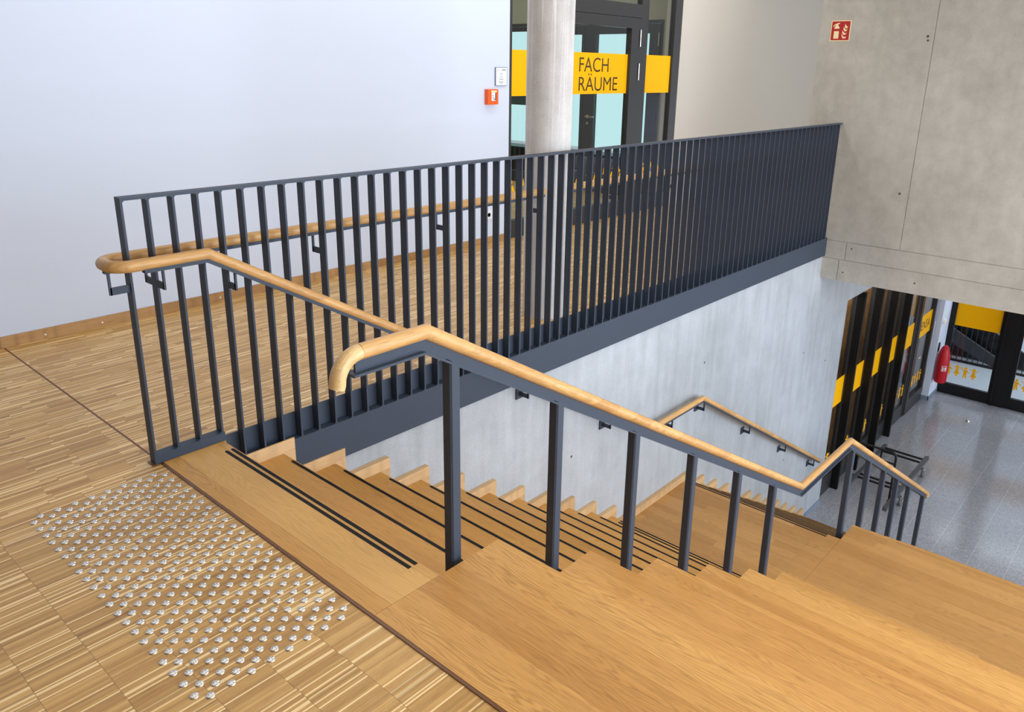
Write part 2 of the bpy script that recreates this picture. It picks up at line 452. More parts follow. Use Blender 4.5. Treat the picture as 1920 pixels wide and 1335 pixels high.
# top slab
sl = MB().box(.0683, T0, W, YS - .0005, -.045, .005).build('top_step', 'slab', st, bevel=.0012)
MB().box(.001, .0680, W, YS - .0005, -.045, .005).build('edge_board', 'tread', st, bevel=.0012)
strip_pair(sl, T0, .005, True)
stair_flight(T0, 0)
ld = MB().box(XL0 - .002, L, W, YS + .012, LZ - .045, LZ).build('landing', 'landing', st, bevel=.003)
strip_pair(ld, L, LZ, True)
stair_flight(L, LZ)
# skirting boards: one stepped piece for every step
def skirt(xn, z, x0=None, drop=R_):
    x0 = xn - D_ + w_ if x0 is None else x0
    ya, yb2 = (.7115, .7192) if xn < T0 + 2.5 * D_ else (.7125, YC - .001)
    pts = [(x0, z), (xn, z), (xn, z - drop + w_), (xn + w_, z - drop + w_), (xn + w_, z + w_), (x0, z + w_)]
    MB().prism(pts, 'y', ya, yb2).build('skirting_board', 'skirt', st, bevel=.001)
MB().box(T0, T0 + w_, .7115, .7192, -R_, FL - .012).build('skirting_board', 'skirt', st, bevel=.001)
for k in range(1, 11): skirt(T0 + k * D_, -k * R_)
skirt(T0 + 11 * D_, -11 * R_, drop=R_)
skirt(L, LZ, x0=T0 + 11 * D_ + w_, drop=R_)
for k in range(1, 12): skirt(L + k * D_, LZ - k * R_, drop=R_ if k < 11 else R_ - w_)

# ---- seating steps
sg = thing('seating_steps', 'broad oak seating steps beside the stair, each two risers high', 'seating', (0, 0, 0))
def seat(x0, x1, z, mat='seat', dz=2 * R_, y1=W):
    MB().box(x0, x1, -7.1, y1 - .0015, z - .05, z).build('seat_board', mat, sg, bevel=.003)
    MB().box(x0 + .02, x1 - .02, -7.1, y1 - .004, z - dz + .002, z - .05).build('seat_front', mat, sg)
seat(.001, T0 + D_, .005)
for j in range(1, 6): seat(T0 + (2 * j - 1) * D_, T0 + (2 * j + 1) * D_, -2 * j * R_)
seat(T0 + 11 * D_, L + D_, LZ, 'landing')
for j in range(1, 6): seat(L + (2 * j - 1) * D_, L + (2 * j + 1) * D_, LZ - 2 * j * R_)

# ================================================================== GUARDRAIL
gr = thing('guardrail', 'long anthracite steel guardrail of upright flat bars above the stair', 'railing', (0, .745, 0))
XG = -.0302
MB().box(XG, XE, YG0, YG1, G - .012, G).build('top_rail', 'steel', gr, bevel=.001)
bt = .009
base_baluster = None
for i in range(75):
    x = XG + i * .1
    if x > XE - .012: break
    z0 = (-.01 if i == 0 else HB) if i < 4 else FL
    e = MB(); e.box(x, x + bt, YG0 + .0005, YG1 - .0005, z0, G - .012)
    # small weld fillets under the top rail and on the flange
    for (zz, sgn) in ((G - .012, -1), (z0, 1)):
        for (xx, sx) in ((x + bt, 1), (x, -1)):
            if i == 0 and (sx < 0 or sgn > 0): continue
            e.prism([(xx, zz), (xx + sx * .007, zz), (xx, zz + sgn * .007)], 'y', YG0 + .001, YG0 + .007)
    e.build('baluster', 'steel', gr)
MB().box(XG + bt, .2844, YG0, YG1, .0055, HB).build('base_channel', 'steel', gr, bevel=.0015)
MB().box(XG - .012, XG + bt + .01, YG0 - .004, YG1 + .006, .0002, .004).build('foot_plate', 'edge', gr)
MB().box(.286, XE, YG1, YG1 + .008, FL - .02, .001).build('edge_plate', 'steel', gr)
e = MB(); e.box(.286, XE, YG0 + .001, YG1, FL - .010, FL); e.build('flange', 'steel', gr)
e = MB(); e.box(T0 + .02, XE - .001, YG0, YG0 + .008, SK, FL - .001); e.box(T0 + .02, T0 + .03, YG0, YC - .001, SK, FL)
e.build('fascia', 'steel', gr)

# ================================================================== HANDRAILS
def bend(p, c, a0, a1, r, n=8):
    return [Vector((c[0] + r * math.cos(a0 + (a1 - a0) * k / n), c[1] + r * math.sin(a0 + (a1 - a0) * k / n), c[2])) for k in range(n + 1)]
HZ, YR, YRB, RR = .880, .662, .828, .0240
H2 = .812
sl_ = -R_ / D_
hr = thing('handrail', 'oak handrail wrapping around the end of the guardrail and running down the concrete wall', 'handrail', (-.1, .74, .87))
xA = .262; xB = xA + (HZ - (LZ + H2)) / -sl_ ; xC = 4.715; xD = 8.06
rb = .066; xw = -.105
pts = [Vector((2.602, YRB, HZ))] + bend(None, (xw + rb, YRB - rb, HZ), math.pi / 2, math.pi, rb) + bend(None, (xw + rb, YR + rb, HZ), math.pi, 1.5 * math.pi, rb)
pts += [Vector((xA, YR, HZ)), Vector((xB, YR, H2 + LZ)), Vector((xC, YR, H2 + LZ)), Vector((xD, YR, H2 + LZ + sl_ * (xD - xC)))]
MB().tube(pts, RR, 20).build('wooden_rail', 'rail', hr, smooth=True)
def bar(points, name='support_bar', par=None, y0=-.015, y1=.015, h=.010, dz=.0):
    MB().sweep([Vector(p) for p in points], [(y0, -RR - h), (y1, -RR - h), (y1, -RR + .006), (y0, -RR + .006)]).build(name, 'steel', par)
bar([(2.602, YRB, HZ), (.02, YRB, HZ)], par=hr)
bar([(.0, YR, HZ), (xA, YR, HZ), (xB, YR, H2 + LZ), (xC, YR, H2 + LZ), (xD, YR, H2 + LZ + sl_ * (xD - xC))], par=hr)
def rail_z(x):
    if x < xA: return HZ
    if x < xB: return HZ + sl_ * (x - xA)
    if x < xC: return H2 + LZ
    return H2 + LZ + sl_ * (x - xC)
def bracket(par, x, y, yw, zr, plate=False):
    top = zr - RR - .008; z0 = top - .085
    s = 1 if yw > y else -1
    e = MB(); e.box(x - .004, x + .004, min(y - s * .004, y + s * .008), max(y - s * .004, y + s * .008), z0, top + .004)
    e.box(x - .004, x + .004, min(y, yw), max(y, yw), z0, z0 + .028)
    o = e.build('bracket', 'steel', par)
    if plate: MB().box(x - .032, x + .032, yw - .010, yw, z0 - .022, z0 + .05).build('wall_plate', 'steel', o, bevel=.001)
for i in (1, 4, 14): bracket(hr, XG + i * .1 + .0045, YR, YG0, rail_z(XG + i * .1))
for i in (1, 9, 17, 25): bracket(hr, XG + i * .1 + .0045, YRB, YG1, HZ)
e = MB(); top = HZ - RR - .0; z0 = top - .095
e.box(xw - .004, xw + .006, .735 - .004, .735 + .004, z0, top); e.box(xw, XG, .735 - .004, .735 + .004, z0, z0 + .03)
e.box(xw - .014, xw + .014, .735 - .012, .735 + .012, top - .006, top + .003)
e.build('bracket', 'steel', hr)
for x in (2.302, 3.264, 4.20, 4.757, 5.805, 6.85, 7.867): bracket(hr, x, YR, YC, rail_z(x), True)

h2 = thing('handrail', 'oak handrail behind the guardrail, right of the concrete column', 'handrail', (3.0, .87, .87))
MB().tube([(2.882, YRB, HZ), (XE - .01, YRB, HZ)], RR, 20).build('wooden_rail', 'rail', h2, smooth=True)
bar([(2.882, YRB, HZ), (XE - .01, YRB, HZ)], par=h2)
for i in (33, 41, 49, 57, 65, 73): bracket(h2, XG + i * .1 + .0045, YRB, YG1, HZ)

# front railing between stair and seating steps
fr = thing('stair_railing', 'oak topped stair railing on square anthracite posts beside the seating steps', 'railing', (.38, -.66, 0))
YF, HF = -.66, .853
fA = .279; fB = fA - LZ / -sl_ * -1 if False else fA + (-LZ) / (-sl_); fC = 4.695; fD = 7.86
def frz(x):
    if x < fA: return HF
    if x < fB: return HF + sl_ * (x - fA)
    if x < fC: return HF + LZ
    return HF + LZ + sl_ * (x - fC)
rt = .078; cx_, cz_ = .030, HF - rt
pe = [Vector((cx_ - rt - .004, YF, cz_ - .012))] + [Vector((cx_ + rt * math.cos(a), YF, cz_ + rt * math.sin(a))) for a in [math.pi - k * math.pi / 20 for k in range(0, 11)]]
pts = [pe[-1], Vector((fA, YF, HF)), Vector((fB, YF, HF + LZ)), Vector((fC, YF, HF + LZ)), Vector((fD, YF, frz(fD))), Vector((fD + .012, YF, frz(fD) - .045))]
def tube_xz(pts, r, n, name, mat, par):
    b = MB(); rings = []
    N = len(pts)
    for i, p in enumerate(pts):
        a = (pts[i] - pts[i - 1]).normalized() if i else (pts[1] - pts[0]).normalized()
        c = (pts[i + 1] - pts[i]).normalized() if i < N - 1 else a
        t = (a + c).normalized(); k = 1 / a.dot(t)
        u = Vector((0, 1, 0)).cross(t) * -1
        rings.append([b.bm.verts.new(p + Vector((0, 1, 0)) * r * math.cos(2 * math.pi * q / n) + u * (k * r * math.sin(2 * math.pi * q / n))) for q in range(n)])
    for A, B in zip(rings, rings[1:]):
        for q in range(n): b.bm.faces.new((A[q], A[(q + 1) % n], B[(q + 1) % n], B[q]))
    b.bm.faces.new(rings[0][::-1]); b.bm.faces.new(rings[-1])
    return b.build(name, mat, par, smooth=True)
tube_xz(pts, RR, 24, 'wooden_rail', 'rail', fr)
tube_xz(pe, RR - .0002, 24, 'curved_end', 'railend', fr)['label'] = 'paler curved end piece of the handrail'
path = [(.012, YF, HF), (fA, YF, HF), (fB, YF, HF + LZ), (fC, YF, HF + LZ), (fD - .03, YF, frz(fD - .03))]
MB().sweep([Vector(p) for p in path], [(-.004, -RR - .034), (.004, -RR - .034), (.004, -RR + .004), (-.004, -RR + .004)]).build('rail_web', 'steel', fr)
path[0] = (-.005, YF, HF)
MB().sweep([Vector(p) for p in path], [(-.022, -RR - .042), (.022, -RR - .042), (.022, -RR - .034), (-.022, -RR - .034)]).build('rail_flange', 'steel', fr)
def tread_z(x):
    if x < T0: return 0
    if x < XL0: return -(math.floor((x - T0) / D_) + 1) * R_
    if x < L: return LZ
    return max(F, LZ - (math.floor((x - L) / D_) + 1) * R_)
for x in (.385, .940, 1.508, 2.080, 2.653, 3.210, 4.770, 5.290, 5.825, 6.360, 6.900, 7.660):
    zt = frz(x) - RR - .040
    e = MB(); hw = .0225
    c = .006
    sec = [(x - hw + c, YF - hw), (x + hw - c, YF - hw), (x + hw, YF - hw + c), (x + hw, YF + hw - c), (x + hw - c, YF + hw), (x - hw + c, YF + hw), (x - hw, YF + hw - c), (x - hw, YF - hw + c)]
    e.prism(sec, 'z', tread_z(x) + .0005, zt)
    for v in e.bm.verts:
        if v.co.z > zt - .001: v.co.z += (sl_ if x > fA and not (fB < x < fC) else 0) * (v.co.x - x)
    e.build('post', 'steel', fr)

# ================================================================== COLUMN
cc = (2.765, .935)
co = MB().lathe([(.15, .0005), (.15, 3.3)], (cc[0], cc[1], 0), 48).build('concrete_column', 'conc_col', smooth=True)
tag(co, 'round grey concrete column standing just behind the guardrail', 'column')

# ================================================================== TACTILE STUDS
prof = [(.0122, .0003), (.0125, .0012), (.0116, .0028), (.0102, .0036), (.003, .0041)]
sb = MB(); sb.lathe(prof, (0, 0, 0), 18)
for k in range(9):
    a = 2 * math.pi * k / 9; ca, sa = math.cos(a), math.sin(a)
    p = [(.0035, -.0007), (.0103, -.0009), (.0103, .0009), (.0035, .0007)]
    vb = [sb.bm.verts.new((u * ca - v * sa, u * sa + v * ca, .0030 if u > .005 else .004)) for u, v in p]
    vt = [sb.bm.verts.new((u * ca - v * sa, u * sa + v * ca, .0044 if u > .005 else .0051)) for u, v in p]
    sb.bm.faces.new(vt)
    for q in range(4): sb.bm.faces.new((vb[q], vb[(q + 1) % 4], vt[(q + 1) % 4], vt[q]))
stud0 = sb.build('tactile_stud', 'stainless', smooth=True)
tag(stud0, 'round ribbed steel stud in the tactile field on the parquet', 'floor stud', 'tactile studs in front of the top step')
cells = []
for i in range(17):
    for j in range(43):
        if (i + j) % 2: cells.append((-.0415 - .0302 * i, .646 - .03066 * j))
cam_xy = (-1.2185, -2.3776)
cells.sort(key=lambda p: (p[0] - cam_xy[0]) ** 2 + (p[1] - cam_xy[1]) ** 2)
for k, (x, y) in enumerate(cells[:300]):
    o = stud0 if k == 0 else stud0.copy()
    if k: COL.objects.link(o)
    o.location = (x, y, 0); o.rotation_euler = (0, 0, random.uniform(0, .7))
far_bm = bmesh.new()
for (x, y) in cells[300:]:
    n0 = len(far_bm.verts); far_bm.from_mesh(stud0.data); far_bm.verts.ensure_lookup_table()
    for v in far_bm.verts[n0:]: v.co.x += x; v.co.y += y
fb = MB(); fb.bm.free(); fb.bm = far_bm
fo = fb.build('tactile_studs', 'stainless', smooth=True)
tag(fo, 'farthest rows of round steel studs in the tactile field', 'floor studs', 'tactile studs in front of the top step'); fo['kind'] = 'stuff'

# ================================================================== GLAZING UPSTAIRS
w1 = sthing('window_1', (4.7, WL, 0), 'glazed side panel between the white wall and the column', 'window')
yg = WL + .035
def frame_rect(x0, x1, z0, z1, t, y0, y1, name, par, mat='frame', tb=None, tl=None, tr=None, tt=None):
    tb = t if tb is None else tb; tl = t if tl is None else tl; tr = t if tr is None else tr; tt = t if tt is None else tt
    e = MB(); e.box(x0, x0 + tl, y0, y1, z0, z1); e.box(x1 - tr, x1, y0, y1, z0, z1)
    e.box(x0 + tl, x1 - tr, y0, y1, z1 - tt, z1)
    if tb: e.box(x0 + tl, x1 - tr, y0, y1, z0, z0 + tb)
    return e.build(name, mat, par, bevel=.0015)
frame_rect(4.402, 5.16, 0, 2.95, .036, WL + .004, WL + .075, 'window_frame', w1, tb=.175, tr=.05)
MB().box(4.438, 5.11, yg, yg + .008, .175, 2.914).build('pane', 'glass', w1)
MB().box(4.438, 5.11, yg - .002, yg - .0005, 1.378, 1.802).build('yellow_band', 'yellow', w1)

d1 = sthing('door_1', (5.9, WL, 0), 'dark framed glass door with yellow lettered band behind the column', 'door')
frame_rect(5.16, 6.717, 0, 2.95, .06, WL + .004, WL + .075, 'door_frame', d1, tb=0, tr=.13, tt=.04)
MB().box(5.22, 6.587, WL + .004, WL + .075, 2.195, 2.335).build('transom', 'frame', d1, bevel=.0015)
MB().box(5.22, 6.587, yg, yg + .008, 2.335, 2.91).build('transom_pane', 'glass', d1)
frame_rect(5.224, 6.583, .008, 2.190, .11, WL - .002, WL + .07, 'door_leaf', d1, tb=.165, tr=.185, tt=.11)
MB().box(5.334, 6.398, yg, yg + .008, .173, 2.08).build('door_pane', 'glass', d1)
bd = MB().box(5.336, 6.392, yg - .002, yg - .0005, 1.385, 1.805).build('yellow_band', 'yellow', d1)
text('lettering', 'FACH', 'ink', bd, (1, 0, 0), (0, 0, 1), (5.512, yg - .0025, 1.612), .52, .145, thin=-.004)
text('lettering', 'RÄUME', 'ink', bd, (1, 0, 0), (0, 0, 1), (5.512, yg - .0025, 1.416), .70, .178, thin=-.004)
for z in (1.89, 1.53, .35):
    MB().cyl((6.560, WL - .014, z), .009, .18, 'z', 12).build('hinge', 'stainless', d1)
w2 = sthing('window_2', (7.0, WL, 0), 'narrow glazed panel right of the lettered door', 'window')
frame_rect(6.719, 7.454, 0, 2.95, .04, WL + .004, WL + .075, 'window_frame', w2, tb=.175, tl=.01, tr=.15)
MB().box(6.729, 7.304, yg, yg + .008, .175, 2.91).build('pane', 'glass', w2)
MB().box(6.731, 7.300, yg - .002, yg - .0005, 1.385, 1.808).build('yellow_band', 'yellow', w2)

# yellow figure stickers on the upstairs glass (figures with tools, low on the panes)
def blob(pts, c, par, axis, name, mat='yellow', th=.001, sx=1.):
    e = MB()
    for kind, *a in pts:
        if kind == 'c':
            u, v, r = a; P = [(c[0] + sx * (u + r * math.cos(2 * math.pi * k / 16)), c[1] + v + r * math.sin(2 * math.pi * k / 16)) for k in range(16)]
        else: P = [(c[0] + sx * u, c[1] + v) for u, v in a[0]]
        e.prism(P, axis, c[2], c[2] + th)
    return e.build(name, mat, par)
wrench = [('p', [(-.012, -.10), (.012, -.10), (.012, .04), (-.012, .04)]), ('p', [(-.04, .04), (.0, .02), (.0, .05), (-.02, .07), (-.03, .11)]), ('p', [(.04, .04), (.0, .02), (.0, .05), (.02, .07), (.03, .11)])]
man = [('c', 0, .085, .026), ('p', [(-.035, .05), (.035, .05), (.065, -.02), (.045, -.02), (.028, .01), (.028, -.10), (.006, -.10), (.0, -.03), (-.006, -.10), (-.028, -.10), (-.028, .01), (-.045, -.02), (-.065, -.02)])]
girl = [('c', 0, .085, .028), ('p', [(-.02, .055), (.02, .055), (.028, .0), (.055, -.05), (.02, -.05), (.02, -.10), (.004, -.10), (.0, -.05), (-.004, -.10), (-.02, -.10), (-.02, -.05), (-.055, -.05), (-.028, .0)]), ('p', [(-.02, .05), (-.075, .075), (-.07, .09), (-.01, .055)]), ('p', [(.02, .05), (.075, .075), (.07, .09), (.01, .055)])]
boy = [('c', 0, .085, .026), ('p', [(-.025, .055), (.025, .055), (.028, -.02), (.03, -.10), (.008, -.10), (.0, -.03), (-.008, -.10), (-.03, -.10), (-.028, -.02)]), ('p', [(-.02, .055), (-.075, .08), (-.07, .06), (-.02, .03)]), ('p', [(.02, .055), (.075, .02), (.07, .005), (.02, .03)])]
for k, x in enumerate((4.47, 4.63, 4.79, 4.95)): blob(man if k % 2 == 0 else wrench, (x, .47, yg - .0015), w1, 'y', 'figure_sticker')
for k, x in enumerate((5.42, 5.58, 5.74, 5.90, 6.06, 6.22, 6.36)): blob(man if k % 2 else wrench, (x, .47, yg - .0015), d1, 'y', 'figure_sticker')
for k, x in enumerate((6.82, 6.98, 7.14)): blob(man if k % 2 == 0 else wrench, (x, .47, yg - .0015), w2, 'y', 'figure_sticker')

# ---- corridor behind the glazing with the door on its right side
b = MB(); b.box(4.2, 7.75, WL + .1, 8.2, -.25, 0); struct(b.build('floor_corridor', 'parquet'))
X2 = 7.60
e = MB(); e.box(X2, X2 + .15, WL + .22, 3.13, 0, 3.3); e.box(X2, X2 + .15, 3.13, 8.2, 2.245, 3.3); e.box(X2, X2 + .15, 6.05, 8.2, 0, 2.245)
struct(e.build('wall_corridor_right', 'olive'))
b = MB(); b.box(4.2, 4.3, WL + .22, 8.2, 0, 3.3); struct(b.build('wall_corridor_left', 'olive'))
b = MB(); b.box(4.2, 7.75, 8.2, 8.3, 0, 3.3); struct(b.build('wall_corridor_end', 'olive'))
d2 = sthing('door_2', (X2, 3.9, 0), 'dark inner double door with pale aqua panes seen through the glazing', 'door')
def yz_frame(x0, x1, y0, y1, z0, z1, t0, t1, tb, tt, name, par, mat='frame'):
    e = MB(); e.box(x0, x1, y0, y0 + t0, z0, z1); e.box(x0, x1, y1 - t1, y1, z0, z1)
    e.box(x0, x1, y0 + t0, y1 - t1, z1 - tt, z1)
    if tb: e.box(x0, x1, y0 + t0, y1 - t1, z0, z0 + tb)
    return e.build(name, mat, par, bevel=.002)
yz_frame(X2 - .01, X2 + .10, 3.13, 6.05, 0, 2.245, .03, .06, 0, .04, 'door_frame', d2, 'frame')
yz_frame(X2 - .02, X2 + .05, 3.162, 4.335, .01, 2.20, .155, .18, .25, .115, 'door_leaf', d2, 'frame')
yz_frame(X2 - .02, X2 + .05, 4.340, 5.15, .01, 2.20, .05, .12, .25, .115, 'door_leaf', d2, 'frame')
yz_frame(X2 - .02, X2 + .05, 5.155, 5.985, .01, 2.20, .05, .05, .15, .06, 'door_leaf', d2, 'frame')
for (a, c) in ((3.317, 4.155), (4.39, 5.03), (5.205, 5.935)):
    MB().box(X2 + .01, X2 + .02, a, c, .16, 2.14).build('pane', 'glass', d2)
e = MB(); e.lathe([(.024, 0), (.024, -.012), (.01, -.014), (.01, -.05)], (X2 - .02, 4.245, 1.02), 16, 'x'); e.box(X2 - .075, X2 - .06, 4.11, 4.255, 1.01, 1.03)
e.build('handle', 'stainless', d2); MB().lathe([(.02, 0), (.02, -.01)], (X2 - .02, 4.245, .93), 16, 'x').build('lock', 'stainless', d2)
for z in (1.93, .3): MB().cyl((X2 - .028, 3.175, z), .008, .16, 'z', 10).build('hinge', 'stainless', d2)
# daylit room beyond that door
b = MB(); b.box(8.9, 8.92, 2.9, 8.2, .45, 2.9)
ww = b.build('window_3', 'aqua'); struct(ww, 'bright daylit window seen through the aqua door panes', 'window')
b = MB(); b.box(7.75, 9.0, 2.9, 8.2, -.2, 0); struct(b.build('floor_far_room', 'parquet'))
b = MB(); b.box(8.86, 8.89, 5.75, 7.9, 1.05, 1.75); b.build('dark_green_panel', 'green', ww, bevel=.004)  # dark green board beyond the panes, only grouped with the window
b = MB(); b.box(8.2, 8.6, 3.4, 6.9, .001, .44)
tag(b.build('bench', 'blackm', bevel=.01), 'low dark bench in the room behind the inner door', 'bench')
cb = MB()
for k in range(3):
    y = 5.05 + k * .11
    cb.tube([Vector((8.80, y + .05 * math.sin(q * .9 + k), 3.29 - q * .365)) for q in range(10)], .005, 6)
tag(cb.build('cables', 'cable'), 'thin grey cables hanging behind the inner door', 'cables')

# ================================================================== THINGS ON THE UPPER WALLS
nt = thing('notice', 'small white notice in a frame on the white wall above the orange fire alarm', 'notice', (4.276, WL, 1.56))
x0, x1, z0, z1 = 4.200, 4.355, 1.475, 1.640
MB().box(x0, x1, WL - .012, WL - .0005, z0, z1).build('frame', 'greytrim', nt, bevel=.001)
pg = MB().box(x0 + .006, x1 - .006, WL - .0135, WL - .0125, z0 + .005, z1 - .005).build('sheet', 'paper', nt)
text('lettering', 'APEL', 'blackm', pg, (1, 0, 0), (0, 0, 1), (4.278, WL - .0137, 1.610), .062, .013)
e = MB()
for (u, v, a) in ((4.216, 1.612, .03), (4.255, 1.583, .038), (4.262, 1.572, .028), (4.25, 1.553, .05), (4.244, 1.535, .062), (4.25, 1.527, .05), (4.238, 1.510, .07), (4.246, 1.502, .056), (4.262, 1.492, .03)):
    e.box(u, u + a, WL - .0145, WL - .0136, v, v + .0035)
e.build('print', 'greyink', pg)
fa = thing('fire_alarm_button', 'orange manual fire alarm button box on the white wall left of the glazing', 'fire alarm', (4.135, WL, 1.375))
x0, x1, z0, z1 = 4.068, 4.203, 1.31, 1.445
MB().box(x0, x1, WL - .045, WL - .0005, z0, z1).build('housing', 'orange', fa, bevel=.012, seg=3)
wn = MB().box(x0 + .045, x1 - .03, WL - .0465, WL - .044, z0 + .033, z1 - .028).build('window', 'white', fa)
MB().box(x1 - .042, x1 - .031, WL - .047, WL - .0462, z0 + .035, z1 - .03).build('slot', 'blackm', wn)
e = MB()
for (u, v, s) in ((.058, .075, .009), (.07, .06, .008), (.055, .055, .007), (.075, .042, .012)): e.box(x0 + u, x0 + u + s, WL - .0475, WL - .0464, z0 + v, z0 + v + s)
e.build('symbols', 'blackm', wn)
MB().box(x0 + .04, x1 - .02, WL - .0465, WL - .0448, z1 - .024, z1 - .010).build('title_strip', 'cream', fa)
so = thing('socket', 'white square wall socket low on the white wall behind the guardrail', 'socket', (4.12, WL, .28))
MB().box(4.08, 4.16, WL - .012, WL - .0005, .24, .32).build('plate', 'white', so, bevel=.003)
MB().lathe([(.021, 0), (.021, -.0015), (.018, -.0015), (.017, .004)], (4.12, WL - .012, .28), 20, 'y').build('outlet', 'greytrim', so)

sn = thing('fire_extinguisher_sign', 'square red sign with a cream extinguisher and flames, high on the concrete wall', 'sign', (XE, .873, 2.07))
ya, yb_, za, zb = .771, .977, 1.967, 2.171
MB().box(XE - .003, XE - .0003, ya, yb_, za, zb).build('plate', 'cream', sn)
rd = MB().box(XE - .0036, XE - .0031, ya + .008, yb_ - .008, za + .008, zb - .008).build('red_field', 'signred', sn)
def sgn(u, v): return (yb_ - u * (yb_ - ya), za + v * (zb - za))
def poly(P, name, mat='cream', d=.0042):
    e = MB()
    for p in P: e.prism([sgn(u, v) for u, v in p], 'x', XE - d, XE - .0037)
    return e.build(name, mat, rd)
poly([[(.18, .12), (.43, .12), (.43, .48), (.18, .48)], [(.18, .60), (.43, .60), (.43, .66), (.38, .74), (.34, .76), (.28, .76), (.22, .74), (.18, .66)],
      [(.27, .76), (.35, .76), (.35, .80), (.44, .86), (.42, .89), (.30, .86), (.16, .80), (.10, .70), (.13, .69), (.20, .77)]], 'extinguisher_symbol')
poly([[(.66, .12), (.80, .14), (.83, .22), (.80, .20), (.70, .20), (.62, .28), (.56, .36), (.60, .22)],
      [(.66, .30), (.76, .30), (.84, .40), (.78, .37), (.70, .40), (.62, .48), (.60, .52), (.60, .40)],
      [(.72, .46), (.80, .48), (.86, .58), (.78, .54), (.70, .60), (.66, .70), (.64, .56)],
      [(.76, .60), (.82, .62), (.86, .72), (.80, .70), (.74, .78), (.71, .84), (.70, .68)]], 'flame_symbol')

# ================================================================== LOWER HALL: glazed front with the lettered door
GF = .82; P_ = .755; XF = 9.06; TOPZ = -1.09
zb0, zb1 = F + 1.33, F + 1.73
for k in range(5):
    xa = 8.53 if k == 0 else XF + (k - 1) * P_ + .055
    xb = XF + k * P_ if k < 4 else 12.30
    if k == 4: xa = XF + 3 * P_ + .055
    w = sthing('window_%d' % (k + 4), ((xa + xb) / 2, GF, F), ['narrow brown backed pane at the end of the concrete wall', 'second brown backed pane of the lower glazed front', 'third brown backed pane of the lower glazed front', 'fourth brown backed pane of the lower glazed front', 'clear pane left of the canteen door'][k], 'window')
    frame_rect(xa, xb, F, TOPZ, .02, GF - .02, GF + .04, 'window_frame', w, tb=.28 if k < 4 else .26, tl=.005, tr=.005 if k < 4 else .08, tt=.04)
    MB().box(xa + .005, xb - .005, GF, GF + .008, F + .27, TOPZ - .04).build('pane', 'glass2', w)
    MB().box(xa + .007, xb - .007, GF - .003, GF - .001, zb0, zb1).build('yellow_band', 'yellow', w)
    n = 0
    u = xa + .12
    while u < xb - .1:
        blob(girl if n % 2 else boy, (u, F + .52, GF - .003), w, 'y', 'figure_sticker'); u += .17; n += 1
for k in range(4):
    x = XF + k * P_
    e = MB(); e.box(x, x + .055, .700, GF + .03, F + .001, TOPZ); 
    fo_ = e.build('glazing_fin', 'black', bevel=.002)
    tag(fo_, ['black upright glazing fin nearest the concrete stair wall', 'second black glazing fin from the concrete stair wall', 'third black glazing fin from the concrete stair wall', 'black glazing fin farthest from the stair, beside the clear panes'][k], 'glazing fin', 'black fins of the lower glazed front')
    for q in (.030, .062, .095):
        MB().box(x - .003, x - .0002, .700 + q, .700 + q + .007, F + .002, TOPZ - .001).build('groove_bead', 'blackm', fo_)
d3 = sthing('door_3', (12.8, GF, F), 'grey framed canteen door with yellow lettered band', 'door')
frame_rect(12.302, 13.40, F, TOPZ, .05, GF - .03, GF + .04, 'door_frame', d3, tb=0, tl=.06, tr=.06)
frame_rect(12.365, 13.335, F + .01, TOPZ - .055, .12, GF - .045, GF + .03, 'door_leaf', d3, mat='frame', tb=.26, tl=.12, tr=.05, tt=.10)
MB().box(12.48, 13.285, GF, GF + .008, F + .27, TOPZ - .15).build('door_pane', 'glass2', d3)
bd = MB().box(12.48, 13.285, GF - .003, GF - .001, zb0, zb1).build('yellow_band', 'yellow', d3)
text('lettering', 'MENSA', 'ink', bd, (1, 0, 0), (0, 0, 1), (12.54, GF - .0032, zb0 + .12), .66, .16)
for n in range(5): blob(girl if n % 2 else boy, (12.56 + n * .155, F + .52, GF - .003), d3, 'y', 'figure_sticker')
e = MB(); e.tube([(12.42, GF - .05, F + 1.05), (12.42, GF - .10, F + 1.05), (12.56, GF - .10, F + 1.05)], .011, 10); e.build('handle', 'stainless', d3)
for z in (F + .15, F + 1.0, F + 1.9): MB().cyl((13.345, GF - .055, z), .009, .5, 'z', 10).build('hinge', 'stainless', d3)
# room behind
b = MB(); b.box(8.3, 12.7, 1.2, 1.3, F, TOPZ); struct(b.build('wall_canteen_slats', 'brownslat'))
b = MB(); b.box(8.3, 15, 3.1, 3.2, F, TOPZ + .1); struct(b.build('wall_canteen_back', 'walls'))
b = MB(); b.box(8.3, 14, YC + .25, 3.2, TOPZ + .02, TOPZ + .1); struct(b.build('ceiling_canteen', 'ceilp'))
# pier beside the entrance doors
b = MB(); b.box(13.405, 14.05, .672, 3.1, F, -.35); struct(b.build('wall_pier', 'wallw'))
b = MB(); b.box(13.393, 14.0, .660, .672, F, F + .07); b.box(13.393, 13.405, .66, .80, F, F + .07); struct(b.build('baseboard_pier', 'greytrim'))
sm = thing('wall_sounder', 'small round white device on the pier beside the entrance doors', 'alarm sounder', (13.5, .672, F + 1.49))
MB().lathe([(.055, 0), (.055, -.02), (.04, -.045), (.015, -.05)], (13.50, .6715, F + 1.49), 24, 'y').build('housing', 'white', sm, smooth=True)
MB().lathe([(.02, 0), (.018, -.012)], (13.50, .6225, F + 1.49), 16, 'y').build('lens', 'cream', sm, smooth=True)
sw = thing('light_switch', 'white switch low on the pier under the red extinguisher cover', 'switch', (13.57, .672, F + .24))
MB().box(13.54, 13.61, .662, .6715, F + .20, F + .28).build('plate', 'white', sw, bevel=.003)
MB().box(13.553, 13.597, .658, .6622, F + .213, F + .267).build('rocker', 'white', sw, bevel=.001)

